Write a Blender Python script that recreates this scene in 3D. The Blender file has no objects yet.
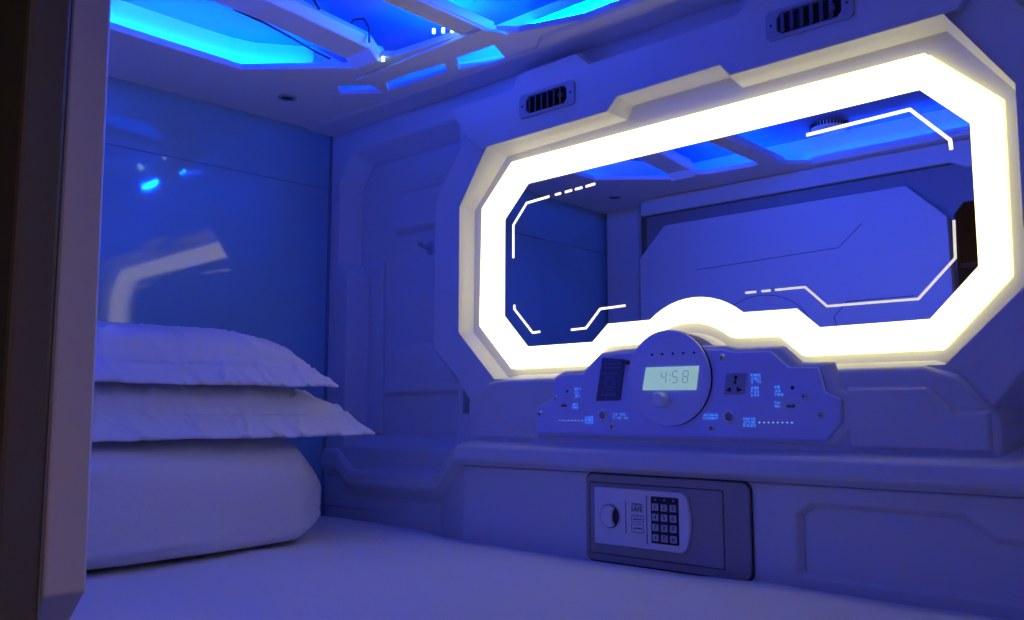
import bpy, bmesh, math, random
from math import sin, cos, pi, radians, sqrt
from mathutils import Vector, Matrix, noise
from mathutils.geometry import tessellate_polygon
random.seed(4)
SC = bpy.context.scene
COL = SC.collection

# ------------------------------------------------------------------ camera, world, exposure
cam_d = bpy.data.cameras.new('camera')
cam_d.sensor_width = 36.0
cam_d.lens = 36.0 * 887.0 / 1024.0
cam_d.clip_start = 0.01
cam = bpy.data.objects.new('camera', cam_d)
COL.objects.link(cam)
cam.location = (1.853, -1.336, 0.257)
AZ, PIT = radians(47.55), radians(6.43)
_f = Vector((-cos(AZ) * cos(PIT), sin(AZ) * cos(PIT), sin(PIT)))
cam.rotation_euler = _f.to_track_quat('-Z', 'Y').to_euler()
SC.camera = cam

SC.view_settings.view_transform = 'Standard'
SC.view_settings.look = 'None'
SC.view_settings.gamma = 1.0
SC.view_settings.exposure = 0.0
SC.view_settings.use_curve_mapping = False
SC.cycles.use_denoising = True
SC.cycles.diffuse_bounces = 6
SC.cycles.max_bounces = 12
SC.cycles.sample_clamp_indirect = 6.0

world = bpy.data.worlds.new('world')
SC.world = world
world.use_nodes = True
world.node_tree.nodes['Background'].inputs[0].default_value = (0.012, 0.009, 0.010, 1)
world.node_tree.nodes['Background'].inputs[1].default_value = 0.6

LED_COLOR = (0.0, 0.058, 1.0)
LED_STRENGTH = 1420.0
RING_COLOR = (1.0, 0.90, 0.37)
RING_STRENGTH = 2.1


# ------------------------------------------------------------------ materials
def mat(name, col, rough=0.5, metal=0.0, spec=0.5, emis=None, estr=0.0, bump=None, vary=0.0):
    m = bpy.data.materials.new(name)
    m.use_nodes = True
    nt = m.node_tree
    b = nt.nodes['Principled BSDF']
    b.inputs['Base Color'].default_value = (*col, 1)
    b.inputs['Roughness'].default_value = rough
    b.inputs['Metallic'].default_value = metal
    b.inputs['Specular IOR Level'].default_value = spec
    if emis:
        b.inputs['Emission Color'].default_value = (*emis, 1)
        b.inputs['Emission Strength'].default_value = estr
    tc = nt.nodes.new('ShaderNodeTexCoord')
    if bump:
        sc, st, dist = bump
        n = nt.nodes.new('ShaderNodeTexNoise')
        n.inputs['Scale'].default_value = sc
        n.inputs['Detail'].default_value = 4
        nt.links.new(tc.outputs['Object'], n.inputs['Vector'])
        bp = nt.nodes.new('ShaderNodeBump')
        bp.inputs['Strength'].default_value = st
        bp.inputs['Distance'].default_value = dist
        nt.links.new(n.outputs['Fac'], bp.inputs['Height'])
        nt.links.new(bp.outputs['Normal'], b.inputs['Normal'])
    if vary:
        n2 = nt.nodes.new('ShaderNodeTexNoise')
        n2.inputs['Scale'].default_value = 5.0
        nt.links.new(tc.outputs['Object'], n2.inputs['Vector'])
        r = nt.nodes.new('ShaderNodeValToRGB')
        r.color_ramp.elements[0].color = (*[c * (1 - vary) for c in col], 1)
        r.color_ramp.elements[1].color = (*[min(1, c * (1 + vary)) for c in col], 1)
        nt.links.new(n2.outputs['Fac'], r.inputs['Fac'])
        nt.links.new(r.outputs['Color'], b.inputs['Base Color'])
    return m


SHELL = mat('white_shell_plastic', (0.66, 0.66, 0.70), 0.42, vary=0.03)
CEIL = mat('white_ceiling_plastic', (0.80, 0.80, 0.81), 0.5)
TRAY = mat('ceiling_tray_lining', (0.78, 0.78, 0.80), 0.5)
TRAYTOP = mat('dimmed_tray_plastic', (0.20, 0.17, 0.26), 0.5)  # base colour darkened so the tray top looks dimly lit beside the lining
INNERM = mat('shaded_frame_plastic', (0.28, 0.27, 0.30), 0.55)  # grey carries the shadow around the door panel in its colour
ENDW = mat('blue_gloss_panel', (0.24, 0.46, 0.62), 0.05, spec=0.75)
DOORM = mat('door_panel_plastic', (0.66, 0.64, 0.68), 0.5)
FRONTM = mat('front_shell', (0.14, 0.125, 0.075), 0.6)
SHEET = mat('white_cotton', (0.74, 0.74, 0.76), 0.95, spec=0.15, bump=(90, 0.25, 0.004))
LINEN = mat('white_pillow_cotton', (0.76, 0.76, 0.80), 0.95, spec=0.15, bump=(70, 0.25, 0.004))
RINGM = mat('ring_diffuser', (0.8, 0.8, 0.78), 0.5, emis=RING_COLOR, estr=RING_STRENGTH)
ETCHD = mat('etched_glow_faint', (0.8, 0.8, 0.8), 0.5, emis=(1.0, 0.90, 0.70), estr=0.65)
ETCH = mat('etched_glow', (0.8, 0.8, 0.8), 0.5, emis=(1.0, 0.90, 0.70), estr=1.6)
MIRROR = mat('mirror_silver', (0.62, 0.61, 0.62), 0.0, metal=1.0)
LEDA = mat('led_strip_glow_soft', (0.1, 0.2, 0.8), 0.5, emis=LED_COLOR, estr=LED_STRENGTH * 0.27)
LEDM = mat('led_strip_glow', (0.1, 0.2, 0.8), 0.5, emis=LED_COLOR, estr=LED_STRENGTH)
LEDDOT = mat('led_dot_glow', (0.5, 0.8, 1.0), 0.5, emis=(0.35, 0.85, 1.0), estr=6.0)
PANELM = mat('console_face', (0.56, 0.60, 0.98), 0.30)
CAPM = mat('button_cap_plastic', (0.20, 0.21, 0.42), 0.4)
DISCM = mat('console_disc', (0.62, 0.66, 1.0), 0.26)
CHROME = mat('chrome', (0.85, 0.85, 0.86), 0.25, metal=0.6)
STEEL = mat('brushed_steel', (0.50, 0.50, 0.55), 0.35, metal=0.9)
DARK = mat('dark_plastic', (0.02, 0.02, 0.025), 0.4)
BLACK = mat('black_hole', (0.004, 0.004, 0.006), 0.6)
SMOKE = mat('dark_translucent_plate', (0.09, 0.09, 0.17), 0.2)
SMOKEP = mat('plate_print', (0.16, 0.16, 0.34), 0.5)
LCD = mat('lcd_screen', (0.35, 0.48, 0.45), 0.3, emis=(0.42, 0.72, 0.62), estr=0.55)
LCDSEG = mat('lcd_segment', (0.05, 0.10, 0.09), 0.5, emis=(0.20, 0.33, 0.30), estr=0.55)
CAPT = mat('lit_caption', (0.1, 0.3, 0.9), 0.5, emis=(0.06, 0.32, 1.0), estr=0.85)
DOTW = mat('lit_dots', (0.4, 0.6, 1.0), 0.5, emis=(0.30, 0.55, 1.0), estr=1.0)
SAFEF = mat('safe_frame_paint', (0.34, 0.31, 0.30), 0.42)
SAFED = mat('safe_door_paint', (0.36, 0.33, 0.31), 0.42)
SAFEP = mat('safe_fascia', (0.80, 0.78, 0.80), 0.38)
KEYM = mat('keypad_key', (0.50, 0.50, 0.55), 0.5)
INK = mat('dark_ink', (0.02, 0.02, 0.03), 0.6)
VENTM = mat('vent_frame_plastic', (0.40, 0.40, 0.50), 0.4)
VENTB = mat('vent_slat_plastic', (0.13, 0.13, 0.17), 0.4)
GROOVE = mat('seam_groove', (0.10, 0.10, 0.13), 0.7)
SEAM = mat('panel_joint', (0.16, 0.24, 0.36), 0.5)
BROWN = mat('brown_veneer', (0.40, 0.25, 0.14), 0.5, vary=0.15)
CARPET = mat('corridor_floor', (0.10, 0.09, 0.09), 0.9)
CABLE = mat('black_cable', (0.01, 0.01, 0.012), 0.5)
RUBBER = mat('grey_gasket', (0.05, 0.05, 0.06), 0.7)


# ------------------------------------------------------------------ mesh helpers
def link(name, bm, m, parent=None, smooth=False, bevel=0.0, seg=2, angle=35, normals=True):
    if normals:
        bmesh.ops.recalc_face_normals(bm, faces=bm.faces)
    me = bpy.data.meshes.new(name)
    bm.to_mesh(me)
    bm.free()
    me.materials.append(m)
    if smooth:
        for p in me.polygons:
            p.use_smooth = True
    o = bpy.data.objects.new(name, me)
    COL.objects.link(o)
    if parent:
        o.parent = parent
    if bevel:
        md = o.modifiers.new('bevel', 'BEVEL')
        md.width = bevel
        md.segments = seg
        md.limit_method = 'ANGLE'
        md.angle_limit = radians(angle)
        md.harden_normals = False
    return o


def thing(name, label, cat, loc, group=None):
    o = bpy.data.objects.new(name, None)
    COL.objects.link(o)
    o.empty_display_size = 0.03
    o.location = loc
    o['label'] = label
    o['category'] = cat
    if group:
        o['group'] = group
    return o


def settle(root):
    """parts were modelled at their world place: take the root's own place off their meshes"""
    off = Vector(root.location)

    def go(o):
        for c in o.children:
            if c.type == 'MESH':
                c.data.transform(Matrix.Translation(-off))
            go(c)
    go(root)


def tag(o, label, cat, group=None):
    o['label'] = label
    o['category'] = cat
    if group:
        o['group'] = group
    return o


def struct(o):
    o['kind'] = 'structure'
    return o


XZ = lambda a, b, d: Vector((a, d, b))      # outline in the wall plane, depth along y
XY = lambda a, b, d: Vector((a, b, d))      # outline in the floor plane, depth along z
YZ = lambda a, b, d: Vector((d, a, b))      # outline in the end wall plane, depth along x


def prism(bm, pts, d0, d1, ax=XZ, holes=(), pts1=None, holes1=None, caps=(True, True)):
    loops0 = [list(pts)] + [list(h) for h in holes]
    loops1 = [list(pts1 or pts)] + [list(h) for h in (holes1 or holes)]
    V0 = [[bm.verts.new(ax(a, b, d0)) for a, b in L] for L in loops0]
    V1 = [[bm.verts.new(ax(a, b, d1)) for a, b in L] for L in loops1]
    for A, B in zip(V0, V1):
        n = len(A)
        for i in range(n):
            j = (i + 1) % n
            bm.faces.new((A[i], A[j], B[j], B[i]))
    for k, (Ls, Vs) in enumerate(((loops0, V0), (loops1, V1))):
        if not caps[k]:
            continue
        flat = [v for L in Vs for v in L]
        if len(Ls) == 1:
            try:
                f = bm.faces.new(flat)
                continue
            except ValueError:
                pass
        tris = tessellate_polygon([[Vector((a, b, 0)) for a, b in L] for L in Ls])
        for t in tris:
            try:
                bm.faces.new([flat[i] for i in t])
            except ValueError:
                pass


def loft(bm, rings, closed=True):
    """rings: lists of Vectors with equal counts"""
    Vs = [[bm.verts.new(p) for p in r] for r in rings]
    for A, B in zip(Vs, Vs[1:]):
        n = len(A)
        for i in range(n if closed else n - 1):
            j = (i + 1) % n
            bm.faces.new((A[i], A[j], B[j], B[i]))
    return Vs


def box(bm, x0, x1, y0, y1, z0, z1):
    prism(bm, [(x0, y0), (x1, y0), (x1, y1), (x0, y1)], z0, z1, XY)


def disc(cx, cz, r, n=32, a0=0.0):
    return [(cx + r * cos(a0 + 2 * pi * i / n), cz + r * sin(a0 + 2 * pi * i / n)) for i in range(n)]


def lathe(bm, prof, c, axis='y', n=32, caps=True):
    """prof: list of (radius, depth along axis)"""
    rings = []
    for r, d in prof:
        ring = []
        for i in range(n):
            a = 2 * pi * i / n
            if axis == 'y':
                ring.append(Vector((c[0] + r * cos(a), c[1] + d, c[2] + r * sin(a))))
            elif axis == 'z':
                ring.append(Vector((c[0] + r * cos(a), c[1] + r * sin(a), c[2] + d)))
            else:
                ring.append(Vector((c[0] + d, c[1] + r * cos(a), c[2] + r * sin(a))))
        rings.append(ring)
    Vs = loft(bm, rings)
    if caps:
        bm.faces.new(Vs[0])
        bm.faces.new(Vs[-1])


def strip(bm, pts, w, d0, d1, ax=XZ):
    """a mitred band of width w along an open polyline"""
    P = [Vector((a, b)) for a, b in pts]
    L, R = [], []
    for i, p in enumerate(P):
        t0 = (P[i] - P[i - 1]).normalized() if i else (P[1] - P[0]).normalized()
        t1 = (P[i + 1] - P[i]).normalized() if i < len(P) - 1 else t0
        n0 = Vector((-t0.y, t0.x))
        n1 = Vector((-t1.y, t1.x))
        m = (n0 + n1).normalized()
        s = w / 2 / max(0.4, m.dot(n0))
        L.append(p + m * s)
        R.append(p - m * s)
    prism(bm, [tuple(v) for v in L] + [tuple(v) for v in reversed(R)], d0, d1, ax)


def tube(bm, pts, r, n=8):
    P = [Vector(p) for p in pts]
    rings = []
    for i, p in enumerate(P):
        t = (P[min(i + 1, len(P) - 1)] - P[max(i - 1, 0)]).normalized()
        a = t.orthogonal().normalized()
        b = t.cross(a)
        if rings:
            a = (prev - t * prev.dot(t)).normalized()
            b = t.cross(a)
        prev = a
        rings.append([p + a * r * cos(2 * pi * k / n) + b * r * sin(2 * pi * k / n) for k in range(n)])
    Vs = loft(bm, rings)
    bm.faces.new(Vs[0])
    bm.faces.new(Vs[-1])


def text_mesh(body, size, depth=0.0004):
    cu = bpy.data.curves.new('lettering', 'FONT')
    cu.body = body
    cu.size = size
    cu.align_x = 'CENTER'
    cu.align_y = 'CENTER'
    cu.extrude = depth
    o = bpy.data.objects.new('lettering', cu)
    COL.objects.link(o)
    dg = bpy.context.evaluated_depsgraph_get()
    me = bpy.data.meshes.new_from_object(o.evaluated_get(dg))
    bpy.data.objects.remove(o)
    bpy.data.curves.remove(cu)
    return me


def add_text(bm, body, size, x, y, z):
    me = text_mesh(body, size)
    me.transform(Matrix.Translation((x, y, z)) @ Matrix.Rotation(pi / 2, 4, 'X'))
    bm.from_mesh(me)
    bpy.data.meshes.remove(me)


def offset_poly(pts, d):
    """grow a clockwise or counter-clockwise outline outward by d"""
    n = len(pts)
    area = sum(pts[i][0] * pts[(i + 1) % n][1] - pts[(i + 1) % n][0] * pts[i][1] for i in range(n))
    s = 1 if area > 0 else -1
    out = []
    for i in range(n):
        p0, p1, p2 = (Vector(pts[i - 1]), Vector(pts[i]), Vector(pts[(i + 1) % n]))
        t0 = (p1 - p0).normalized()
        t1 = (p2 - p1).normalized()
        n0 = Vector((t0.y, -t0.x)) * s
        n1 = Vector((t1.y, -t1.x)) * s
        m = (n0 + n1)
        if m.length < 1e-6:
            m = n0
        m.normalize()
        out.append(tuple(p1 + m * (d / max(0.5, m.dot(n0)))))
    return out


def octo(x0, x1, z0, z1, c):
    return [(x0 + c, z0), (x1 - c, z0), (x1, z0 + c), (x1, z1 - c), (x1 - c, z1), (x0 + c, z1), (x0, z1 - c), (x0, z0 + c)]


C0 = 1.037                                   # the middle of the mirror along the long wall
mir = lambda pts: [(2 * C0 - x, z) for x, z in reversed(pts)]

# ------------------------------------------------------------------ the long wall with the mirror
XR = 2.12
bm = bmesh.new()
box(bm, -0.06, XR, 0.050, 0.075, -0.2, 1.12)
wall = struct(link('wall_back', bm, SHELL))

# plate at the plane of the corner, with the hole of the side niche
bm = bmesh.new()
niche = [(0.075, 0.17), (0.075, 0.60), (0.038, 0.635), (0.038, 0.835), (0.085, 0.905), (0.47, 0.905), (0.47, 0.17)]
niche_in = [(0.105, 0.20), (0.105, 0.585), (0.072, 0.63), (0.072, 0.81), (0.115, 0.868), (0.46, 0.868), (0.46, 0.20)]
prism(bm, [(-0.05, 0.02), (-0.05, 0.99), (XR, 0.99), (XR, 0.86), (0.489, 0.86), (0.489, 0.25), (0.565, 0.25), (0.565, 0.02)], 0.0, 0.050,
      holes=[niche], holes1=[niche_in])
link('corner_plate', bm, SHELL, wall, bevel=0.006, seg=3)
bm = bmesh.new()
prism(bm, [(0.215, 0.69), (0.20, 0.735), (0.24, 0.775), (0.46, 0.775), (0.46, 0.665), (0.40, 0.665), (0.365, 0.69)], 0.032, 0.051,
      pts1=offset_poly([(0.215, 0.69), (0.20, 0.735), (0.24, 0.775), (0.46, 0.775), (0.46, 0.665), (0.40, 0.665), (0.365, 0.69)], 0.012))
prism(bm, [(0.205, 0.37), (0.235, 0.412), (0.34, 0.412), (0.372, 0.37), (0.46, 0.30), (0.18, 0.30)], 0.034, 0.051,
      pts1=offset_poly([(0.205, 0.37), (0.235, 0.412), (0.34, 0.412), (0.372, 0.37), (0.46, 0.30), (0.18, 0.30)], 0.012))
prism(bm, [(0.13, 0.20), (0.13, 0.585), (0.165, 0.62), (0.165, 0.20)], 0.038, 0.051)
link('niche_relief', bm, SHELL, wall, bevel=0.004)

# raised hull around the mirror
ARC = 12


def contour(bl, lb, lt, tl, top4, tr, rt, rb, br, s1, s2, a1, top):
    """closed outline, bottom left first; s1,s2,a1: the steps of the sill left of the arch"""
    P = [bl, lb, lt, tl] + top4 + [tr, rt, rb, br]
    P += [(2 * C0 - s1[0], s1[1]), (2 * C0 - s2[0], s2[1])]
    h = C0 - a1[0]
    sag = top - a1[1]
    R = (h * h + sag * sag) / (2 * sag)
    a = math.asin(h / R)
    for i in range(ARC + 1):
        t = a - 2 * a * i / ARC
        P.append((C0 + R * sin(t), top - R + R * cos(t)))
    P += [s2, s1]
    return P


top_h = [(0.910, 0.806), (0.933, 0.829), (1.144, 0.832), (1.162, 0.809)]
top_f = [(0.913, 0.803), (0.928, 0.828), (1.130, 0.830), (1.154, 0.806)]
top_o = [(0.908, 0.7765), (0.928, 0.7768), (1.126, 0.778), (1.148, 0.7782)]
top_i = [(0.908, 0.7338), (0.928, 0.734), (1.126, 0.7352), (1.148, 0.7354)]
H = contour((0.607, 0.319), (0.502, 0.421), (0.502, 0.692), (0.600, 0.802), top_h, (1.495, 0.811), (1.575, 0.694), (1.573, 0.421), (1.467, 0.319),
            (0.835, 0.319), (0.875, 0.352), (0.954, 0.354), 0.388)
Fr = contour((0.608, 0.323), (0.505, 0.424), (0.507, 0.690), (0.604, 0.793), top_f, (1.482, 0.809), (1.571, 0.691), (1.569, 0.423), (1.466, 0.322),
             (0.834, 0.323), (0.873, 0.355), (0.953, 0.357), 0.391)
Ro = contour((0.626, 0.340), (0.533, 0.434), (0.539, 0.688), (0.626, 0.774), top_o, (1.457, 0.780), (1.552, 0.688), (1.549, 0.439), (1.456, 0.342),
             (0.822, 0.341), (0.862, 0.375), (0.947, 0.377), 0.408)
Ri = contour((0.643, 0.387), (0.577, 0.455), (0.578, 0.664), (0.645, 0.731), top_i, (1.433, 0.738), (1.500, 0.671), (1.500, 0.461), (1.431, 0.390),
             (0.810, 0.388), (0.847, 0.421), (0.943, 0.422), 0.456)
YH, YF, YM, YS = -0.028, 0.015, 0.036, -0.045

hl = [(0.548, 0.262), (0.502, 0.322), (0.425, 0.392), (0.425, 0.720), (0.522, 0.848), (0.470, 0.915)]
hull_out = hl + mir(hl)
bm = bmesh.new()
prism(bm, hull_out, YH, 0.049, holes=[H], pts1=offset_poly(hull_out, 0.020), holes1=[H], caps=(True, False))
# inner walls are rebuilt as the pale chamfer and the flat inner band
bmesh.ops.delete(bm, geom=[f for f in bm.faces if all(min((v.co.x - x) ** 2 + (v.co.z - z) ** 2 for x, z in H) < 1e-9 for v in f.verts)
                           and max(v.co.y for v in f.verts) - min(v.co.y for v in f.verts) > 0.05], context='FACES_ONLY')
hull = link('hull_panel', bm, SHELL, wall, bevel=0.0025)
bm = bmesh.new()
slab = [(0.581, 0.8015), (0.600, 0.802)] + top_h + [(1.495, 0.811), (1.512, 0.812), (1.548, 0.850), (1.600, 0.908),
        (1.400, 0.908), (1.372, 0.938), (1.206, 0.938), (1.178, 0.908), (0.870, 0.907), (0.838, 0.937), (0.690, 0.935), (0.672, 0.906), (0.486, 0.908), (0.540, 0.836)]
prism(bm, slab, YS, YH + 0.001, pts1=[(x, z + (0.008 if z > 0.85 else 0)) for x, z in slab])
link('upper_slab', bm, SHELL, wall, bevel=0.002)
bm = bmesh.new()
loft(bm, [[XZ(x, z, YS + 0.0005 if 3 <= i <= 8 else YH + 0.0005) for i, (x, z) in enumerate(H)], [XZ(x, z, YF) for x, z in Fr], [XZ(x, z, YF) for x, z in Ro], [XZ(x, z, YF + 0.03) for x, z in Ro]])
link('mirror_recess', bm, SHELL, wall)

# ledge and lower body
ST = [(-0.05, -0.012, 0.158, 0.124, 0.004, 0.085), (0.055, -0.012, 0.158, 0.124, 0.004, 0.085), (0.118, -0.022, 0.109, 0.083, 0.004, 0.050),
      (0.43, -0.032, 0.116, 0.088, -0.004, 0.058), (0.548, -0.085, 0.185, 0.158, -0.058, 0.146), (XR, -0.088, 0.186, 0.160, -0.058, 0.147)]
bm = bmesh.new()
rows = [[], [], [], [], []]
for x, yf, zt, zb, yu, zu in ST:
    rows[0].append(Vector((x, 0.052, zt + 0.03)))
    rows[1].append(Vector((x, yf + 0.004, zt + 0.002)))
    rows[2].append(Vector((x, yf, zb)))
    rows[3].append(Vector((x, yu, zu)))
    rows[4].append(Vector((x, -0.040 if x > 0.5 else yu, -0.2)))
rows[4][4].y = -0.058
V_ = [[bm.verts.new(p) for p in r] for r in rows]
for A, B in zip(V_, V_[1:]):
    for i in range(len(A) - 1):
        if B is V_[4] and i == 4:
            continue                        # the plate with the recess closes this stretch
        bm.faces.new((A[i], A[i + 1], B[i + 1], B[i]))
link('ledge', bm, SHELL, wall, bevel=0.006, seg=3, angle=18)
bm = bmesh.new()
rec = [(1.256, 0.012), (1.256, 0.104), (1.280, 0.122), (1.492, 0.122), (1.528, 0.094), (1.80, 0.094), (1.80, 0.012)]
rec_in = [(1.266, 0.020), (1.266, 0.100), (1.285, 0.113), (1.488, 0.113), (1.523, 0.084), (1.79, 0.084), (1.79, 0.020)]
prism(bm, [(0.548, -0.18), (0.548, 0.1465), (XR, 0.1475), (XR, -0.18)], -0.0585, -0.047, holes=[rec], holes1=[rec_in])
box(bm, 1.24, 1.84, -0.0469, -0.040, -0.02, 0.126)
link('lower_plate', bm, SHELL, wall, bevel=0.004, seg=3)

# pedestal under the mirror
bd = [(0.545, 0.172), (0.545, 0.277), (0.600, 0.311), (0.640, 0.3165), (1.440, 0.3165), (1.485, 0.303), (1.534, 0.246), (1.534, 0.172)]
bm = bmesh.new()
prism(bm, bd, -0.040, 0.048, pts1=offset_poly(bd, 0.018), caps=(True, False))
link('console_pedestal', bm, SHELL, wall, bevel=0.007, seg=3)
bm = bmesh.new()
pn = [(1.338, 0.205), (1.338, 0.286), (1.446, 0.286), (1.480, 0.252), (1.520, 0.252), (1.520, 0.205)]
prism(bm, pn, -0.047, -0.038, pts1=offset_poly(pn, 0.006))
pn = [(0.570, 0.205), (0.570, 0.235), (0.585, 0.262), (0.640, 0.262), (0.660, 0.235), (0.720, 0.235), (0.720, 0.205)]
prism(bm, pn, -0.045, -0.038, pts1=offset_poly(pn, 0.006))
link('pedestal_relief', bm, SHELL, wall, bevel=0.002)

# ------------------------------------------------------------------ end wall, other walls, floor, ceiling
bm = bmesh.new()
box(bm, -0.05, 0.0, -1.30, 0.05, -0.2, 1.12)
TURN = Matrix.Rotation(radians(-2.0), 4, 'Z')  # the glossy panel stands a little out of square
bm.transform(TURN)
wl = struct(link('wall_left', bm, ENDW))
bm = bmesh.new()
box(bm, -0.001, 0.0012, -1.20, -0.002, 0.8185, 0.8205)
box(bm, -0.001, 0.003, -0.008, -0.0005, -0.02, 0.966)
bm.transform(TURN)
link('panel_joint', bm, SEAM, wl)

bm = bmesh.new()
box(bm, XR, XR + 0.05, -1.30, 0.08, -0.2, 1.12)
struct(link('wall_right', bm, SHELL))

# entrance wall: opening on the right, frame post on the left
bm = bmesh.new()
opening = [(1.075, 0.005), (1.163, 0.092), (1.163, 0.772), (1.188, 0.800), (2.00, 0.800), (2.06, 0.74), (2.06, 0.06), (2.00, 0.005)]
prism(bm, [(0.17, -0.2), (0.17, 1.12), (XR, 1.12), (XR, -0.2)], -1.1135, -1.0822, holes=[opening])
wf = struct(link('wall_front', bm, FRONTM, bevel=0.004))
bm = bmesh.new()
prism(bm, [(-0.02, -1.20), (0.19, -1.20), (0.19, -1.0825), (0.172, -1.0825), (0.12, -1.145), (-0.02, -1.145)], -0.18, 1.10, XY)
prism(bm, [(0.178, 0.91), (0.178, 0.966), (XR, 0.966), (XR, 0.89), (1.2, 0.89), (1.16, 0.91)], -1.070, -1.083)
link('front_lining', bm, SHELL, wf, bevel=0.004)
bm = bmesh.new()
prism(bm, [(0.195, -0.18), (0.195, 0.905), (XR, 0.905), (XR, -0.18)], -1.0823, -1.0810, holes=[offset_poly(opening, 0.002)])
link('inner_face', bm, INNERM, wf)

# sliding door panel: the foreground edge
bm = bmesh.new()
dr = [(0.285, 0.026), (1.066, 0.026), (1.166, 0.124), (1.152, 0.762), (1.052, 0.862), (0.285, 0.862), (0.185, 0.762), (0.185, 0.126)]
prism(bm, dr, -1.0805, -1.0505)
door = struct(link('door_1', bm, DOORM, bevel=0.0025, seg=3))
bm = bmesh.new()
yd = -1.0500
strip(bm, [(0.40, 0.70), (0.86, 0.715), (0.93, 0.775)], 0.002, yd - 0.001, yd)
strip(bm, [(0.62, 0.42), (0.86, 0.42), (0.84, 0.52), (0.88, 0.56), (1.06, 0.56)], 0.002, yd - 0.001, yd)
strip(bm, [(0.62 + 0.16 * cos(a), 0.47 + 0.13 * sin(a)) for a in [pi * i / 20 for i in range(21)]], 0.002, yd - 0.001, yd)
link('engraved_line', bm, GROOVE, door)

bm = bmesh.new()
box(bm, -0.05, XR + 0.05, -1.30, 0.08, -0.24, -0.19)
struct(link('floor', bm, SHELL))

# ceiling: a lower soffit with openings, the lit tray above it
ZS, ZT = 0.967, 1.058
MY = -0.575                                 # middle line of the pod


def both(pts):
    return [pts, [(x, 2 * MY - y) for x, y in reversed(pts)]]


hole_a = [(0.222, -0.395), (0.385, -0.258), (0.402, -0.240), (0.490, -0.240), (0.515, -0.222), (0.685, -0.205), (0.690, -0.215),
          (0.690, 2 * MY + 0.225), (0.660, 2 * MY + 0.205), (0.515, 2 * MY + 0.222), (0.490, 2 * MY + 0.240), (0.402, 2 * MY + 0.240), (0.385, 2 * MY + 0.258), (0.222, 2 * MY + 0.395)]
hole_c = [(0.745, -0.170), (0.775, -0.140), (0.90, -0.100), (1.36, -0.100), (1.42, -0.16), (1.42, 2 * MY + 0.15), (1.38, 2 * MY + 0.11), (0.80, 2 * MY + 0.11), (0.745, 2 * MY + 0.16)]
slots = []
for s in ([(0.255, -0.165), (0.292, -0.200), (0.355, -0.150), (0.330, -0.108)],
          [(0.352, -0.104), (0.395, -0.150), (0.560, -0.130), (0.530, -0.092)],
          [(0.560, -0.088), (0.600, -0.132), (0.700, -0.128), (0.668, -0.056)]):
    slots.append(s)
bm = bmesh.new()
prism(bm, [(-0.05, -1.25), (-0.05, 0.051), (XR, 0.051), (XR, -1.25)], ZS, ZS + 0.014, XY, holes=[hole_a, hole_c] + slots)
ceil = struct(link('ceiling', bm, CEIL, bevel=0.003))
bm = bmesh.new()
box(bm, -0.05, XR, -1.30, 0.08, ZT, ZT + 0.04)
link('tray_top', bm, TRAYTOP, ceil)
bm = bmesh.new()
e = [(0.0, 0.0), (0.0, -0.075), (0.20, -0.075), (0.23, -0.068), (0.757, -0.062), (0.800, -0.098), (1.30, -0.098), (1.34, -0.06), (XR, -0.06), (XR, 0.0)]
prism(bm, e, ZS - 0.007, ZS + 0.001, XY, pts1=offset_poly(e, 0.006))
link('soffit_step', bm, CEIL, ceil, bevel=0.002)
# upright lining of the lit tray
bm = bmesh.new()


def cove(bm, pts, r):
    """a quarter-round lining: starts upright on the soffit and curls over to the tray top"""
    P = [Vector(p) for p in pts]
    N = []
    for i in range(len(P)):
        t0 = (P[i] - P[i - 1]).normalized() if i else (P[1] - P[0]).normalized()
        t1 = (P[i + 1] - P[i]).normalized() if i < len(P) - 1 else t0
        m = (Vector((-t0.y, t0.x)) + Vector((-t1.y, t1.x))).normalized()
        N.append(m / max(0.5, m.dot(Vector((-t0.y, t0.x)))))
    rings = []
    for k in range(9):
        a = pi / 2 * k / 8
        d, z = r * (1 - cos(a)), ZS + 0.013 + (ZT + 0.002 - ZS - 0.013) * sin(a)
        rings.append([Vector((p.x + n.x * d, p.y + n.y * d, z)) for p, n in zip(P, N)])
    loft(bm, rings, closed=False)


half = [(0.40, -0.045), (0.21, -0.10), (0.245, -0.235), (0.205, -0.290), (0.172, -0.335), (0.158, -0.390), (0.156, -0.45)]
tl = half + [(x, 2 * MY - y) for x, y in reversed(half[3:])] + [(0.30, -0.99), (0.31, -1.074)]
cove(bm, tl, 0.006)
strip(bm, [(0.40, -0.042), (XR, -0.042)], 0.006, ZS + 0.013, ZT + 0.001, XY)
strip(bm, [(0.30, -1.077), (XR, -1.077)], 0.006, ZS + 0.013, ZT + 0.001, XY)
link('tray_lining', bm, TRAY, ceil, smooth=False)
# arched cross beam and the long rail
bm = bmesh.new()
secs = []
for y, z, xa in ((-0.226, 0.963, 0.402), (-0.241, 0.961, 0.403), (-0.266, 0.980, 0.405), (-0.45, 0.995, 0.405), (MY, 0.999, 0.405)):
    secs.append((y, z, xa))
secs = secs + [(2 * MY - y, z, xa) for y, z, xa in reversed(secs[:-1])]
rings = []
for y, z, xa in secs:
    rings.append([Vector((xa, y, z)), Vector((xa + 0.078, y, z)), Vector((xa + 0.088, y, z + 0.018)), Vector((xa + 0.078, y, z + 0.034)), Vector((xa, y, z + 0.034))])
Vs = loft(bm, rings)
bm.faces.new(Vs[0]); bm.faces.new(Vs[-1])
link('cross_beam', bm, CEIL, ceil, bevel=0.003)
bm = bmesh.new()
prism(bm, [(0.36, -0.150), (0.36, -0.205), (0.74, -0.205), (0.76, -0.165), (0.76, -0.150)], ZS - 0.006, ZS + 0.001, XY)
prism(bm, [(0.693, -0.21), (0.693, -0.94), (0.698, -0.94), (0.698, -0.21)], ZS - 0.004, ZS + 0.022, XY)
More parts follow.
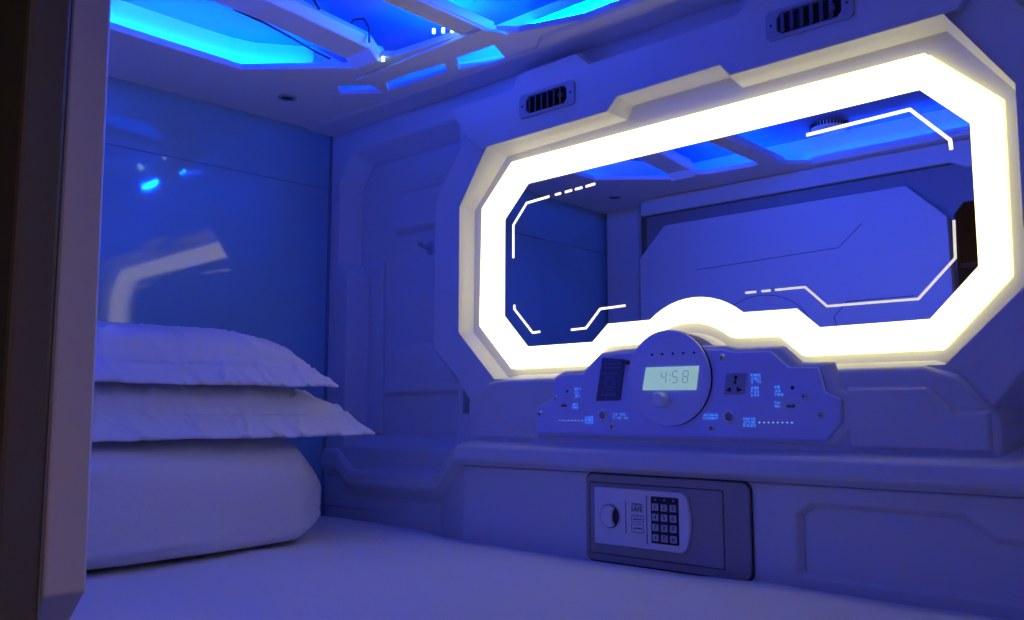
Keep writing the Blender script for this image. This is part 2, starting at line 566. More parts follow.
prism(bm, [(0.737, -0.17), (0.737, -0.98), (0.742, -0.98), (0.742, -0.17)], ZS - 0.004, ZS + 0.022, XY)
link('long_rail', bm, CEIL, ceil, bevel=0.003)


# ------------------------------------------------------------------ LED strips laid on the soffit
def shift(pts, d):
    P = [Vector(p) for p in pts]
    out = []
    for i in range(len(P)):
        t0 = (P[i] - P[i - 1]).normalized() if i else (P[1] - P[0]).normalized()
        t1 = (P[i + 1] - P[i]).normalized() if i < len(P) - 1 else t0
        n0 = Vector((-t0.y, t0.x))
        m = (n0 + Vector((-t1.y, t1.x))).normalized()
        out.append(tuple(P[i] + m * (d / max(0.5, m.dot(n0)))))
    return out


def led(label, pts, w=0.010, z=ZS + 0.0145, s=1, m=None, hood=0):
    xs = [p[0] for p in pts]; ys = [p[1] for p in pts]
    t = thing('led_strip', label, 'light strip', (sum(xs) / len(xs), sum(ys) / len(ys), z))
    b = bmesh.new()
    strip(b, pts, w + 0.004, z, z + 0.002 * s, XY)
    link('backing_tape', b, DARK, t)
    b = bmesh.new()
    strip(b, pts, w, z + 0.0021 * s, z + 0.006 * s, XY)
    link('light_tube', b, m or LEDM, t)
    if hood:                                # unseen opaque lip, added to block strip light towards the opening
        b = bmesh.new()
        strip(b, shift(pts, hood * (w / 2 + 0.004)), 0.0015, z, z + 0.013, XY)
        link('light_baffle', b, TRAY, t)
    settle(t)
    return t


led('blue strip above the soffit edge along the glossy end panel', [(0.262, -0.245), (0.218, -0.298), (0.187, -0.338), (0.173, -0.392), (0.171, -0.45), (0.171, 2 * MY + 0.45), (0.173, 2 * MY + 0.392), (0.187, 2 * MY + 0.338)], 0.009, m=LEDA)
led('blue strip above the mirror side edge of the tray behind the cross beam', [(0.575, -0.190), (0.680, -0.180)])
led('blue strip above the door side edge of the tray behind the cross beam', [(0.52, 2 * MY + 0.180), (0.66, 2 * MY + 0.163)])
led('blue strip high in the wide tray on the mirror side', [(0.735, -0.053), (1.12, -0.053)], z=1.028, s=-1)
led('blue strip above the door side edge of the wide tray', [(0.79, -1.062), (1.37, -1.062)], 0.008, hood=1)

for k, (x, y) in enumerate(((0.655, -0.246), (0.670, -0.236), (0.684, -0.226), (0.494, -0.237))):
    b = bmesh.new()
    lathe(b, [(0.0015, 0.0035), (0.003, 0.0025), (0.0032, 0.0), (0.0032, -0.006)], (x, y, ZS - 0.002 if k == 3 else ZS + 0.006), 'z', 10)
    tag(link('led_bulb', b, LEDDOT), ('bright point lamp at the foot of the ceiling cross beam' if k == 3 else
        '%s of the three bright point lamps at the corner of the blue ceiling tray' % ('leftmost', 'middle one', 'rightmost')[k]), 'lamp',
        None if k == 3 else 'row of three point lamps in the ceiling')

for k, (pts, lab) in enumerate((
        ([(0.44, -0.47, 1.040), (0.455, -0.45, 1.050), (0.47, -0.425, 1.055), (0.485, -0.405, 1.040), (0.492, -0.392, 1.015)], 'thin black cable looping over the upper end of the ceiling beam'),
        ([(0.455, -0.300, 1.015), (0.470, -0.295, 1.034), (0.490, -0.285, 1.034), (0.498, -0.278, 1.015), (0.497, -0.275, 0.985)], 'thin black cable looping at the lower elbow of the ceiling beam'),
        ([(0.402, -0.52, 1.000), (0.400, -0.45, 0.996), (0.398, -0.38, 0.985), (0.399, -0.33, 0.975), (0.402, -0.30, 0.970)], 'black wire lying along the underside of the ceiling beam'))):
    b = bmesh.new()
    tube(b, pts, 0.0022)
    tag(link('cable', b, CABLE, smooth=True), lab, 'cable')

# recessed downlights and round ceiling grille
for x, y, lab in ((0.151, -0.237, 'small dark recessed downlight in the soffit at the corner by the mirror wall'),
                  (0.140, -0.975, 'small dark recessed downlight in the soffit at the door side, seen in the mirror')):
    t = thing('downlight', lab, 'light', (x, y, ZS))
    b = bmesh.new()
    lathe(b, [(0.021, 0.0), (0.021, -0.003), (0.016, -0.004), (0.014, -0.001), (0.014, 0.0)], (x, y, ZS), 'z', 28, caps=False)
    link('trim_ring', b, STEEL, t, smooth=True)
    b = bmesh.new()
    lathe(b, [(0.0145, -0.0005), (0.0145, -0.0016), (0.004, -0.0016)], (x, y, ZS), 'z', 24)
    link('lens', b, DARK, t)
    settle(t)
gx, gy = 0.874, -0.99
t = thing('ceiling_speaker', 'round ribbed speaker grille on the ceiling, seen at the top of the mirror', 'speaker', (gx, gy, ZT))
b = bmesh.new()
lathe(b, [(0.050, 0.0), (0.050, -0.012), (0.044, -0.016), (0.0, -0.016)], (gx, gy, ZT), 'z', 40, caps=False)
link('housing', b, CEIL, t, bevel=0.001)
for k in range(36):
    a = 2 * pi * k / 36
    b = bmesh.new()
    box(b, 0.050, 0.0535, -0.0022, 0.0022, -0.012, -0.001)
    b.transform(Matrix.Translation((gx, gy, ZT)) @ Matrix.Rotation(a, 4, 'Z'))
    link('rib', b, DARK, t)
settle(t)

# ------------------------------------------------------------------ the lit mirror
t = thing('wall_mirror', 'wide octagonal mirror framed by a glowing warm white ring', 'mirror', (C0, 0.048, 0.56))
b = bmesh.new()
prism(b, offset_poly(Ri, 0.004), YM, YM + 0.006)
link('mirror_glass', b, MIRROR, t)
b = bmesh.new()
RIM = 0.015                                  # the diffuser stands this far proud of the recess floor
Rf = [(C0 + (x - C0) * 0.992, 0.555 + (z - 0.555) * 0.996) for x, z in Ro]
loft(b, [[XZ(x, z, YF + 0.004) for x, z in Rf], [XZ(x, z, YF - RIM) for x, z in Rf], [XZ(x, z, YM - 0.0004) for x, z in Ri], [XZ(x, z, YM + 0.004) for x, z in Ri]])
link('light_ring', b, RINGM, t)


def etch(lines, w=0.006, lab=None, m=None):
    b = bmesh.new()
    for L in lines:
        strip(b, L, w, YM - 0.0010, YM - 0.0001)
    o = link('etched_line', b, m or ETCH, t)
    if lab:
        o['label'] = lab


etch([[(0.602, 0.577), (0.602, 0.648), (0.640, 0.690), (0.702, 0.694)], [(0.718, 0.695), (0.733, 0.6955)], [(0.744, 0.696), (0.762, 0.697)],
      [(0.770, 0.6975), (0.788, 0.698)], [(0.797, 0.6985), (0.820, 0.700)]], 0.0045, 'glowing etched line with four dashes')
etch([[(0.605, 0.477), (0.605, 0.468), (0.656, 0.415), (0.676, 0.416)]], 0.0040, 'short glowing etched angle')
etch([[(0.757, 0.415), (0.794, 0.416), (0.829, 0.451), (0.888, 0.453)]], 0.0040, 'glowing etched step line')
etch([[(1.254, 0.706), (1.418, 0.711), (1.472, 0.652), (1.473, 0.637)]], 0.0050, 'broad glowing etched corner line')
etch([[(1.136, 0.455), (1.156, 0.455)], [(1.166, 0.455), (1.182, 0.455)], [(1.190, 0.455), (1.242, 0.455), (1.277, 0.421), (1.416, 0.421), (1.470, 0.476), (1.471, 0.532)]],
     0.0036, 'long glowing etched line with two dashes', ETCHD)
settle(t)


# ------------------------------------------------------------------ air vents
def vent(cx, cz, label):
    t = thing('air_vent', label, 'vent', (cx, YS, cz), 'air vents over the mirror')
    w, h, d = 0.071, 0.0245, YS
    b = bmesh.new()
    fr = octo(cx - w, cx + w, cz - h, cz + h, 0.006)
    ho = octo(cx - 0.052, cx + 0.052, cz - 0.017, cz + 0.017, 0.007)
    prism(b, fr, d - 0.005, d + 0.0005, holes=[ho])
    link('frame', b, VENTM, t, bevel=0.0015)
    b = bmesh.new()
    prism(b, ho, d - 0.0006, d + 0.0004)
    link('duct', b, BLACK, t)
    for k in range(6):
        x = cx - 0.042 + k * 0.0158
        b = bmesh.new()
        box(b, -0.0056, 0.0056, -0.0009, 0.0009, -0.016, 0.016)
        b.transform(Matrix.Translation((x, d - 0.0052, cz)) @ Matrix.Rotation(radians(-42), 4, 'Z'))
        link('slat', b, VENTB, t)
    b = bmesh.new()
    box(b, cx + 0.036, cx + 0.044, d - 0.012, d - 0.006, cz - 0.006, cz + 0.003)
    link('thumb_tab', b, VENTB, t, bevel=0.001)
    for s in (-1, 1):
        b = bmesh.new()
        lathe(b, [(0.0022, 0.0), (0.0022, -0.0008), (0.0012, -0.0011)], (cx + s * 0.0615, d - 0.005, cz), 'y', 12)
        link('screw', b, DARK, t)
    settle(t)


vent(0.766, 0.862, 'dark louvred air vent over the left part of the mirror')
vent(1.301, 0.869, 'dark louvred air vent over the right part of the mirror')

# ------------------------------------------------------------------ coat hook in the niche
hx, hz = 0.330, 0.634
t = thing('coat_hook', 'small round metal coat hook in the wall niche left of the mirror', 'hook', (hx, 0.05, hz))
b = bmesh.new()
lathe(b, [(0.0165, 0.0), (0.0165, -0.004), (0.013, -0.006)], (hx, 0.05, hz), 'y', 28)
link('base_plate', b, STEEL, t, bevel=0.0008)
b = bmesh.new()
tube(b, [(hx, 0.046, hz), (hx - 0.001, 0.036, hz), (hx - 0.003, 0.026, hz + 0.001), (hx - 0.005, 0.020, hz + 0.004)], 0.0046, 10)
link('peg', b, STEEL, t, smooth=True)
b = bmesh.new()
lathe(b, [(0.0, -0.006), (0.0055, -0.003), (0.0065, 0.001), (0.0045, 0.005), (0.0, 0.006)], (hx - 0.006, 0.018, hz + 0.006), 'z', 16, caps=False)
link('tip', b, STEEL, t, smooth=True)
settle(t)

# ------------------------------------------------------------------ control console
YC = -0.053
pl = [(0.742, 0.2135), (0.741, 0.260), (0.763, 0.267), (0.784, 0.278), (0.787, 0.315), (0.803, 0.322), (0.853, 0.323), (0.892, 0.353), (0.940, 0.357), (0.985, 0.358),
      (1.10, 0.356), (1.140, 0.354), (1.160, 0.349), (1.222, 0.348), (1.250, 0.322), (1.297, 0.3205), (1.306, 0.283), (1.329, 0.273), (1.328, 0.238), (1.304, 0.212)]
t = thing('control_panel', 'blue lit control console with clock, dial, socket and switches below the mirror', 'control panel', (1.037, -0.04, 0.21))
b = bmesh.new()
back = offset_poly(pl, 0.004)
prism(b, [(x + (0.010 if x > 1.2 else 0), z) for x, z in back], -0.0465, -0.0395, pts1=[(x + (0.016 if x > 1.2 else 0), z) for x, z in offset_poly(pl, 0.008)])
link('back_plate', b, SHELL, t, bevel=0.002)
b = bmesh.new()
prism(b, pl, YC, -0.0462)
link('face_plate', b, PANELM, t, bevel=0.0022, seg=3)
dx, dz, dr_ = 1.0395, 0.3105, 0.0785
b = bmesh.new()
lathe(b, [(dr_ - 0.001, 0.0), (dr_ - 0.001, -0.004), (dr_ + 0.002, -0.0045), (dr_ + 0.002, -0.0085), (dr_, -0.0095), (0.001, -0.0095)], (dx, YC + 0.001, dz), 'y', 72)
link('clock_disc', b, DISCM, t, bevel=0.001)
b = bmesh.new()
lathe(b, [(dr_ + 0.0024, -0.0010), (dr_ + 0.0024, -0.0014), (dr_ - 0.002, -0.0014)], (dx, YC + 0.001, dz), 'y', 72, caps=False)
link('disc_shadow_gap', b, INK, t)
YD = YC - 0.0085
b = bmesh.new()
scr = [(0.9905, 0.2905), (1.0945, 0.2895), (1.1010, 0.3285), (0.9985, 0.3290)]
prism(b, scr, YD - 0.0022, YD + 0.0003)
disp = link('clock_display', b, LCD, t, bevel=0.0006)
disp['label'] = 'pale green clock display reading 4:58'

SEG = {'4': 'bcfg', '5': 'acdfg', '8': 'abcdefg'}


def digit(b, ch, x, z, w, h, y, sh=0.14):
    th = 0.0014
    e = {'a': [(0, h), (w, h)], 'g': [(0, h / 2), (w, h / 2)], 'd': [(0, 0), (w, 0)], 'f': [(0, h / 2), (0, h)], 'b': [(w, h / 2), (w, h)],
         'e': [(0, 0), (0, h / 2)], 'c': [(w, 0), (w, h / 2)]}
    for s in SEG[ch]:
        p, q = e[s]
        g = 0.1
        p2 = (p[0] + (q[0] - p[0]) * g, p[1] + (q[1] - p[1]) * g)
        q2 = (q[0] - (q[0] - p[0]) * g, q[1] - (q[1] - p[1]) * g)
        strip(b, [(x + p2[0] + sh * p2[1], z + p2[1]), (x + q2[0] + sh * q2[1], z + q2[1])], th, y - 0.0003, y + 0.0002)


b = bmesh.new()
YL = YD - 0.0023
digit(b, '4', 1.028, 0.302, 0.0095, 0.019, YL)
digit(b, '5', 1.050, 0.302, 0.0095, 0.019, YL)
digit(b, '8', 1.070, 0.302, 0.0095, 0.019, YL)
for zz in (0.307, 0.315):
    prism(b, disc(1.0455 + 0.14 * (zz - 0.302), zz, 0.0011, 8), YL - 0.0003, YL + 0.0002)
link('digits', b, LCDSEG, disp)

kx, kz = 1.031, 0.2735
b = bmesh.new()
prof = [(0.0135, 0.0), (0.0135, -0.003), (0.0122, -0.004), (0.0122, -0.018), (0.0108, -0.020), (0.001, -0.020)]
lathe(b, prof, (kx, YD, kz), 'y', 36)
knob = link('volume_knob', b, CHROME, t, bevel=0.0006)
for k in range(7):
    x = 1.0105 + k * 0.0205
    if x > 1.125:
        break
    zz = 0.3505
    if (x - dx) ** 2 + (zz - dz) ** 2 > (dr_ - 0.006) ** 2:
        continue
    b = bmesh.new()
    lathe(b, [(0.0022, 0.0), (0.0022, -0.001), (0.0012, -0.0016)], (x, YD, zz), 'y', 12)
    link('button', b, DARK, t)

# dark card holder, slightly skewed
b = bmesh.new()
cd = [(0.886, 0.273), (0.938, 0.2735), (0.9505, 0.345), (0.901, 0.350)]
prism(b, cd, YC - 0.0040, YC + 0.0002)
ch = link('card_holder', b, SMOKE, t, bevel=0.001)
ch['label'] = 'dark translucent card plate'
b = bmesh.new()
for z0, a, c in ((0.339, 0.905, 0.943), (0.332, 0.906, 0.940), (0.322, 0.902, 0.934)):
    strip(b, [(a, z0), (c, z0 - 0.001)], 0.0018, YC - 0.0045, YC - 0.0038)
for r in (0.012, 0.0075):
    strip(b, [(0.917 + r * cos(a), 0.304 + r * sin(a)) for a in [2 * pi * i / 20 for i in range(21)]], 0.0014, YC - 0.0045, YC - 0.0038)
for k in range(4):
    box(b, 0.899 + k * 0.0085, 0.904 + k * 0.0085, YC - 0.0045, YC - 0.0038, 0.2815, 0.286)
link('print', b, SMOKEP, ch)
b = bmesh.new()
box(b, 0.944, 0.958, YC - 0.0045, YC + 0.0002, 0.336, 0.343)
link('card_clip', b, DARK, t)

# screws
for x, z in ((0.792, 0.279), (0.753, 0.250), (0.920, 0.2285), (1.140, 0.341), (1.274, 0.277), (1.299, 0.249), (1.117, 0.2285)):
    b = bmesh.new()
    lathe(b, [(0.0052, 0.0), (0.0050, -0.0020), (0.0032, -0.0036), (0.0004, -0.0040)], (x, YC, z), 'y', 16)
    s = link('screw', b, CHROME, t, smooth=True)
    b = bmesh.new()
    box(b, x - 0.0030, x + 0.0030, YC - 0.0044, YC - 0.0034, z - 0.0006, z + 0.0006)
    box(b, x - 0.0006, x + 0.0006, YC - 0.0044, YC - 0.0034, z - 0.0030, z + 0.0030)
    link('cross_slot', b, DARK, s)
# round push buttons with chrome collar
for x, z in ((0.899, 0.247), (1.149, 0.246)):
    b = bmesh.new()
    lathe(b, [(0.0108, 0.0), (0.0106, -0.0026), (0.0092, -0.0040), (0.0074, -0.0034), (0.0070, -0.0005)], (x, YC, z), 'y', 32, caps=False)
    r_ = link('push_button', b, CHROME, t, smooth=True)
    b = bmesh.new()
    lathe(b, [(0.0068, 0.0), (0.0068, -0.0016), (0.0058, -0.0024), (0.0005, -0.0020)], (x, YC, z), 'y', 28)
    link('button_cap', b, CAPM, r_, smooth=True)
# mains socket
b = bmesh.new()
prism(b, [(1.1405, 0.2815), (1.1760, 0.2815), (1.1805, 0.3150), (1.1460, 0.3155)], YC - 0.0024, YC + 0.0002)
so = link('power_socket', b, mat('socket_plastic', (0.34, 0.33, 0.50), 0.4), t, bevel=0.0008)
b = bmesh.new()
ys = YC - 0.0026
prism(b, disc(1.1630, 0.3085, 0.0032, 14), ys - 0.0002, ys + 0.0003)
box(b, 1.1608, 1.1634, ys - 0.0002, ys + 0.0003, 0.2990, 0.3090)
prism(b, disc(1.1612, 0.3005, 0.0028, 14), ys - 0.00025, ys + 0.0003)
prism(b, [(1.1438, 0.2880), (1.1540, 0.2850), (1.1540, 0.2940)], ys - 0.0002, ys + 0.0003)
prism(b, [(1.1740, 0.2885), (1.1640, 0.2850), (1.1640, 0.2940)], ys - 0.0002, ys + 0.0003)
link('socket_hole', b, BLACK, so)
# small sensor holes and usb slots
for x, z in ((0.818, 0.291), (1.256, 0.2905)):
    b = bmesh.new()
    lathe(b, [(0.0028, 0.0), (0.0028, -0.0008), (0.0016, -0.0008)], (x, YC, z), 'y', 14)
    link('audio_jack', b, BLACK, t)
for x, z in ((0.810, 0.2650), (1.252, 0.2630)):
    b = bmesh.new()
    box(b, x - 0.0062, x + 0.0062, YC - 0.0008, YC + 0.0003, z - 0.0022, z + 0.0022)
    u = link('usb_port', b, BLACK, t)
    b = bmesh.new()
    box(b, x - 0.0045, x + 0.0045, YC - 0.0010, YC - 0.0007, z + 0.0002, z + 0.0010)
    link('usb_tongue', b, STEEL, u)


# lit captions: rows of tiny illegible characters
def caption(x0, x1, z0, z1, rows):
    b = bmesh.new()
    rh = (z1 - z0) / rows
    rnd = random.Random(int(x0 * 1e4))
    n = max(3, int((x1 - x0) / 0.0044))
    w = (x1 - x0) / n
    for r in range(rows):
        zt = z1 - r * rh
        hgt = min(0.0036, rh * 0.66)
        for k in range(n):
            xa = x0 + k * w
            if rnd.random() < 0.12 and k:
                continue
            a, c = xa + w * 0.10, xa + w * rnd.uniform(0.66, 0.78)
            y0, y1 = YC - 0.0003, YC + 0.0001
            kind_ = rnd.randrange(4)
            if kind_ != 1:
                box(b, a, c, y0, y1, zt - hgt * 0.22, zt)
            if kind_ != 2:
                box(b, a, c, y0, y1, zt - hgt, zt - hgt * 0.78)
            if kind_ == 3:
                box(b, a, c, y0, y1, zt - hgt * 0.6, zt - hgt * 0.4)
            xv = rnd.choice((a, c - w * 0.2, (a + c) / 2 - w * 0.1))
            box(b, xv, xv + w * 0.2, y0 - 0.00005, y1, zt - hgt, zt)
    link('lit_caption', b, CAPT, t)


caption(0.835, 0.850, 0.277, 0.297, 3)
caption(0.829, 0.843, 0.258, 0.269, 2)
caption(0.858, 0.878, 0.230, 0.246, 3)
caption(0.921, 0.953, 0.239, 0.251, 2)
caption(1.187, 1.206, 0.297, 0.313, 3)
caption(1.187, 1.201, 0.276, 0.293, 3)
caption(1.226, 1.242, 0.276, 0.294, 3)
caption(1.225, 1.236, 0.259, 0.270, 2)
caption(1.101, 1.129, 0.240, 0.251, 2)
caption(1.172, 1.194, 0.229, 0.245, 3)
for x0, x1 in ((0.798, 0.852), (1.200, 1.253)):
    for k in range(8):
        x = x0 + (x1 - x0) * k / 7
        b = bmesh.new()
        prism(b, disc(x, 0.2378, 0.0011 if x > 1 else 0.0009, 10), YC - 0.0004, YC + 0.0001)
        link('level_light', b, DOTW, t)
settle(t)

# ------------------------------------------------------------------ safe
YB = -0.060


def rrect(x0, x1, z0, z1, r, n=5):
    out = []
    for cx, cz, a in ((x1 - r, z0 + r, -pi / 2), (x1 - r, z1 - r, 0), (x0 + r, z1 - r, pi / 2), (x0 + r, z0 + r, pi)):
        for i in range(n + 1):
            out.append((cx + r * cos(a + pi / 2 * i / n), cz + r * sin(a + pi / 2 * i / n)))
    return out


t = thing('wall_safe', 'grey steel keypad safe set in the wall behind the mattress', 'safe', (1.027, YB, -0.002))
b = bmesh.new()
gap = rrect(0.8765, 1.141, 0.0085, 0.1315, 0.003)
prism(b, rrect(0.869, 1.185, -0.003, 0.1445, 0.014), YB - 0.0055, YB, holes=[gap])
link('frame', b, SAFEF, t, bevel=0.0016)
b = bmesh.new()
prism(b, rrect(0.866, 1.188, -0.006, 0.1475, 0.015), YB - 0.0012, YB + 0.0003)
link('gasket', b, RUBBER, t)
b = bmesh.new()
prism(b, rrect(0.8782, 1.1393, 0.0102, 0.1298, 0.002), YB - 0.0056, YB - 0.0010)
dd = link('door', b, SAFED, t, bevel=0.0007)
b = bmesh.new()
YP = YB - 0.0125
fas = [(0.892, 0.027), (1.068, 0.027), (1.077, 0.034)] + [(1.077 + 0.007 * sin(pi * i / 8), 0.034 + 0.083 * i / 8) for i in range(1, 8)] + [(1.077, 0.117), (1.068, 0.1235), (0.892, 0.1235)]
prism(b, fas, YP, YB - 0.0050)
fa = link('fascia', b, SAFEP, dd, bevel=0.0020, seg=3)
fa['label'] = 'pale grey lock fascia'
bw = bmesh.new()
box(bw, 0.9585, 0.9597, YP - 0.0003, YP + 0.0003, 0.049, 0.103)
link('groove', bw, INK, dd)
bw = bmesh.new()
box(bw, 1.0010, 1.0024, YP - 0.0003, YP + 0.0003, 0.036, 0.115)
link('groove', bw, INK, dd)
# thumb knob in a round recess
b = bmesh.new()
kc = (0.927, 0.0755)
lathe(b, [(0.0225, 0.0), (0.0225, -0.0020), (0.0205, -0.0026), (0.0195, -0.0006), (0.0195, 0.0)], (kc[0], YP, kc[1]), 'y', 40, caps=False)
link('knob_collar', b, SAFEP, dd, smooth=True)
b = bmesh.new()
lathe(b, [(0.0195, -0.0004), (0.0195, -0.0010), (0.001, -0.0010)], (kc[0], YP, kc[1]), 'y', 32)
link('knob_well_shade', b, DARK, dd)  # dark disc stands in for the crescent of shade beside the grip
b = bmesh.new()
grip = [(kc[0] + 0.0172 * cos(a), kc[1] + 0.0185 * sin(a)) for a in [radians(62) + radians(236) * i / 20 for i in range(21)]]
grip += [(kc[0] + 0.0185 - 0.0125 * cos(a), kc[1] + 0.0165 * sin(a)) for a in [radians(-60) + radians(120) * i / 10 for i in range(11)]]
prism(b, grip, YP - 0.0060, YP - 0.0010)
link('thumb_knob', b, SAFEP, dd, bevel=0.0016)
# printing
b = bmesh.new()
add_text(b, 'SAFE', 0.0115, 0.9822, YP - 0.0003, 0.0905)
for k in range(9):
    box(b, 0.972 + k * 0.0023, 0.9735 + k * 0.0023, YP - 0.0003, YP + 0.0002, 0.0985, 0.1005)
for z0, z1 in ((0.0700, 0.0790), (0.0530, 0.0660)):
    strip(b, [(0.971, z0), (0.995, z0), (0.995, z1), (0.971, z1), (0.971, z0 - 0.0003)], 0.0007, YP - 0.0003, YP + 0.0002)
    for k in range(6):
        box(b, 0.9745 + k * 0.003, 0.9765 + k * 0.003, YP - 0.0003, YP + 0.0002, (z0 + z1) / 2 - 0.0012, (z0 + z1) / 2 + 0.0012)
strip(b, [(0.971, 0.0815), (0.995, 0.0815)], 0.0007, YP - 0.0003, YP + 0.0002)
strip(b, [(0.971, 0.0965), (0.995, 0.0965)], 0.0007, YP - 0.0003, YP + 0.0002)
link('lettering', b, INK, dd)
b = bmesh.new()
prism(b, rrect(1.0105, 1.0635, 0.0385, 0.1145, 0.002), YP - 0.0012, YP + 0.0003)
kp = link('keypad', b, DARK, dd, bevel=0.0005)
for r in range(4):
    for c in range(3):
        x = 1.0200 + c * 0.0170
        z = 0.0975 - r * 0.0165
        ch_ = ['123', '456', '789', '*0#'][r][c]
        b = bmesh.new()
        prism(b, rrect(x - 0.0058, x + 0.0058, z - 0.0056, z + 0.0056, 0.001, 2), YP - 0.0034, YP - 0.0008)
        add_text(b, ch_, 0.0105, x, YP - 0.00345, z - (0.0022 if ch_ == '*' else 0))
        me_n = len(b.faces)
        k_ = link('key', b, KEYM, dd, normals=False)
        k_.data.materials.append(INK)
        for p in k_.data.polygons:
            if min(k_.data.vertices[v].co.y for v in p.vertices) < YP - 0.00350 - 0.0002:
                p.material_index = 1
for c in range(3):
    b = bmesh.new()
    lathe(b, [(0.0016, 0.0), (0.0016, -0.0006), (0.0008, -0.0010)], (1.0200 + c * 0.0170, YP - 0.0012, 0.1095), 'y', 10)
    link('indicator', b, STEEL, dd)
settle(t)

# ------------------------------------------------------------------ bedding


def fbm(x, y, s, seed=0.0):
    return noise.noise(Vector((x * s + seed, y * s - seed, seed * 1.7))) + 0.5 * noise.noise(Vector((x * s * 2.1 - seed, y * s * 2.1, seed)))


bm = bmesh.new()
NX, NY = 150, 80
X0, X1, YN = 0.004, XR - 0.005, -1.045


def yedge(x):
    s = max(0.0, min(1.0, (x - 0.36) / 0.18))
    s = s * s * (3 - 2 * s)
    return -0.006 + (-0.069 + 0.006) * s


grid = []
for i in range(NX + 1):
    x = X0 + (X1 - X0) * i / NX
    row = []
    ye = yedge(x)
    for j in range(NY + 1):
        v = j / NY
        y = ye + (YN - ye) * v
        dy = min(abs(y - ye), abs(y - YN))
        dxe = min(x - X0, X1 - x)
        r = 0.022
        z = 0.002 + 0.0035 * fbm(x, y, 5, 3.1) + 0.002 * fbm(x * 0.5, y, 17, 8.2)
        for d in (dy, dxe):
            if d < r:
                z -= r - sqrt(max(0, r * r - (r - d) ** 2))
        row.append(bm.verts.new((x, y, z)))
    grid.append(row)
for i in range(NX):
    for j in range(NY):
        bm.faces.new((grid[i][j], grid[i][j + 1], grid[i + 1][j + 1], grid[i + 1][j]))
loop = [grid[i][0] for i in range(NX + 1)] + [grid[NX][j] for j in range(1, NY + 1)] + [grid[i][NY] for i in range(NX - 1, -1, -1)] + [grid[0][j] for j in range(NY - 1, 0, -1)]
low = [bm.verts.new((v.co.x, v.co.y, -0.188)) for v in loop]
n = len(loop)
for i in range(n):
    j = (i + 1) % n
    bm.faces.new((loop[i], loop[j], low[j], low[i]))
bm.faces.new(low)
tag(link('mattress', bm, SHEET, smooth=True), 'mattress under a smooth white sheet filling the sleeping pod', 'mattress')


def spow(v, p):
    return math.copysign(abs(v) ** p, v)


# folded quilt roll
bm = bmesh.new()
NU, NV = 72, 64
qa, qb, ya, yb = 0.224, 0.1035, -1.03, -0.258
rings = []
for k in range(NV + 1):
    s = -1 + 2 * k / NV
    s = spow(sin(s * pi / 2), 0.75)
    y = (ya + yb) / 2 + (yb - ya) / 2 * s
    dend = min(yb - y, y - ya)
    tp = min(1.0, 0.16 + 0.84 * (max(0.0, dend) / 0.085) ** 0.75)
    tp = tp if dend > 1e-6 else 0.12
    ring = []
    for i in range(NU):
        a = 2 * pi * i / NU
        up_ = sin(a) > 0
        ca, sa = spow(cos(a), 0.46 if up_ else 0.22), spow(sin(a), 0.60 if up_ else 0.30)
        wx = qa * (0.72 + 0.28 * tp)
        skew = -0.055 * max(0.0, (y + 0.74) / 0.45)
        x = 0.233 + skew * (0.5 + 0.5 * ca) + wx * ca
        z = 0.107 + (qb - 0.003) * sa * (tp if up_ else 0.45 + 0.55 * tp) - 0.012 * (1 - tp)
        # soft sag lines
        x += 0.006 * fbm(y, a, 3.0, 2.2) + 0.003 * fbm(y, z * 4, 9.0, 5.5)
        z += 0.004 * fbm(x, y, 6.0, 9.1)
        x = max(x, 0.008)
        z = max(z, 0.0105 + 0.002 * sa)
        ring.append(Vector((x, y, z)))
    rings.append(ring)
Vs = loft(bm, rings)
bm.faces.new(Vs[0]); bm.faces.new(Vs[-1])
tag(link('quilt', bm, SHEET, smooth=True), 'thick white quilt folded into a roll under the two pillows', 'quilt')


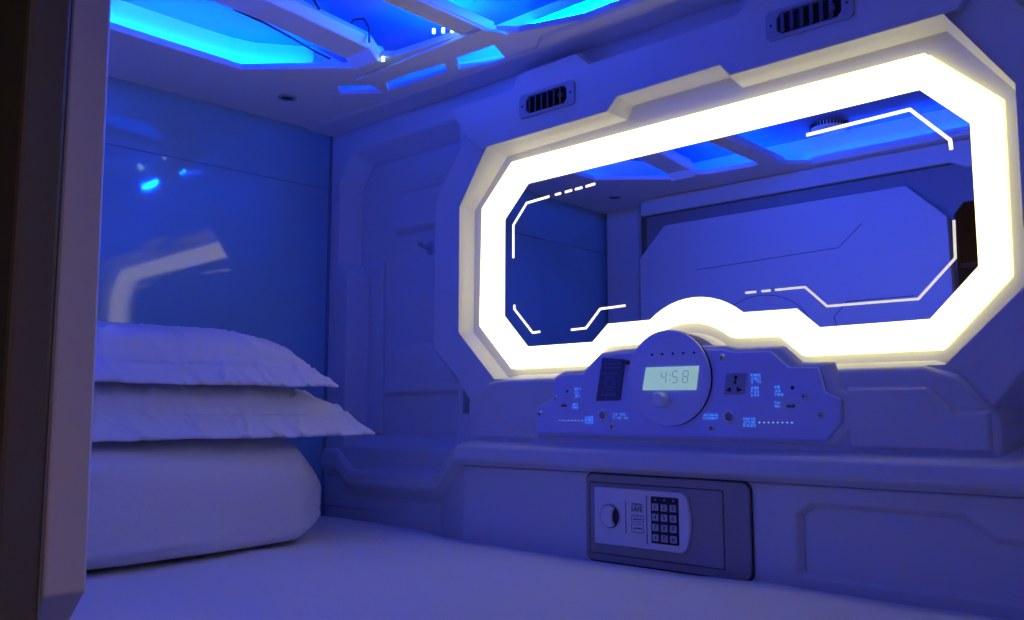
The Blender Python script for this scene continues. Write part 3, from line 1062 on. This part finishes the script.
def pillow(name, label, cx, cy, hx, hy, zm, up, dn, fl, droop, seed, rot=0.0):
    root = thing(name, label, 'pillow', (cx, cy, zm))
    b = bmesh.new()
    N, M = 90, 120
    au, av = 1 - fl / hx, 1 - 0.55 * fl / hy
    T, B = [], []
    R = Matrix.Rotation(rot, 3, 'Z')

    def pt(u, v, top):
        bu, bv = min(1, abs(u) / au), min(1, abs(v) / av)
        body = max(0.0, (1 - bu ** 3.6)) ** 0.48 * max(0.0, (1 - bv ** 4.5)) ** 0.66
        x = u * hx * (1 - 0.030 * (1 - v * v))
        y = v * hy * (1 - 0.02 * (1 - u * u))
        cn = (abs(u) ** 10) * (abs(v) ** 10)
        x += math.copysign(0.006 * cn, u)
        y += math.copysign(0.008 * cn, v)
        fo = max(0.0, (abs(u) - au) / (1 - au)) if u > 0 else 0.0
        fv = max(0.0, (abs(v) - av) / (1 - av))
        dr = droop * max(min(1, fo) ** 0.8, 0.80 * fv)
        x -= 0.006 * min(1, fo) ** 1.3 if u > 0 else 0
        edge = 1 - body
        sc_ = 1.0 if top else 0.2
        # creases running in from the hem, soft dimples, puckers along the stitching
        n1 = noise.noise(Vector((x * 7 + seed, y * 19, seed)))
        n2 = noise.noise(Vector((x * 16 - y * 20 + seed, x * 9 + y * 6, seed * 2)))
        cre = max(0.0, 1 - abs(n1) * 6) ** 2 * 0.0080 + max(0.0, 1 - abs(n2) * 7) ** 2 * 0.0060
        wr = (0.0035 * fbm(x, y, 8, seed) + cre * (0.35 + 0.65 * min(1, bu ** 2 + bv ** 4))) * sc_
        wr += 0.0018 * noise.noise(Vector((y * 30, x * 12, seed))) * fo
        st = 0.009 * math.exp(-((abs(u) - au) / 0.020) ** 2) * (1 if u > 0 else 0.3) + 0.003 * math.exp(-((abs(v) - av) / 0.012) ** 2)
        if top:
            z = body * up + wr - dr - st + 0.002
        else:
            z = -body * dn + wr - dr - 0.002
        p = R @ Vector((x, y, z))
        return p
    for i in range(N + 1):
        u = -1 + 2 * i / N
        T.append([]); B.append([])
        for j in range(M + 1):
            v = -1 + 2 * j / M
            p = pt(u, v, True)
            q = pt(u, v, False)
            T[-1].append(b.verts.new(p))
            B[-1].append(b.verts.new(q))
    for i in range(N):
        for j in range(M):
            b.faces.new((T[i][j], T[i + 1][j], T[i + 1][j + 1], T[i][j + 1]))
            b.faces.new((B[i][j], B[i][j + 1], B[i + 1][j + 1], B[i + 1][j]))
    for i in range(N):
        for j in (0, M):
            b.faces.new((T[i][j], B[i][j], B[i + 1][j], T[i + 1][j]))
    for j in range(M):
        for i in (0, N):
            b.faces.new((T[i][j], T[i][j + 1], B[i][j + 1], B[i][j]))
    link('pillowcase', b, LINEN, root, smooth=True)
    # hem seam along the front flange
    b = bmesh.new()
    pts = []
    for j in range(6, M - 5, 3):
        v = -1 + 2 * j / M
        p = pt(au + 0.006, v * av, True)
        pts.append((p.x, p.y, p.z + 0.0002))
    tube(b, pts, 0.0009, 6)
    link('hem_seam', b, LINEN, root, smooth=True)
    return root


pillow('pillow', 'lower white pillow with a wide flat hem, lying on the rolled quilt', 0.230, -0.537, 0.213, 0.330, 0.253, 0.052, 0.036, 0.052, 0.044, 1.3)
pillow('pillow', 'upper white pillow on top of the stack beside the glossy blue panel', 0.214, -0.596, 0.199, 0.317, 0.345, 0.065, 0.026, 0.046, 0.042, 7.7, radians(-1.5))

# ------------------------------------------------------------------ corridor outside the pod
bm = bmesh.new()
box(bm, -1.0, 4.0, -1.98, -1.93, -1.2, 1.9)
wc = struct(link('wall_corridor', bm, BROWN))
bm = bmesh.new()
box(bm, -1.0, 4.0, -1.93, -1.90, 0.745, 0.765)
box(bm, -1.0, 4.0, -1.93, -1.915, -0.2, 0.745)
link('pod_front', bm, DOORM, wc, bevel=0.004)
bm = bmesh.new()
box(bm, -1.0, 4.0, -2.0, -1.2, -1.25, -1.2)
struct(link('floor_corridor', bm, CARPET))
bm = bmesh.new()
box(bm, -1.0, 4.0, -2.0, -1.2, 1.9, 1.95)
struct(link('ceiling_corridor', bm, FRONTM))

ld = bpy.data.lights.new('corridor_light', 'AREA')
ld.color = (1.0, 0.72, 0.50)
ld.energy = 7.0
ld.size = 0.25
lo = bpy.data.objects.new('corridor_light', ld)
COL.objects.link(lo)
lo.location = (2.6, -1.62, 1.85)
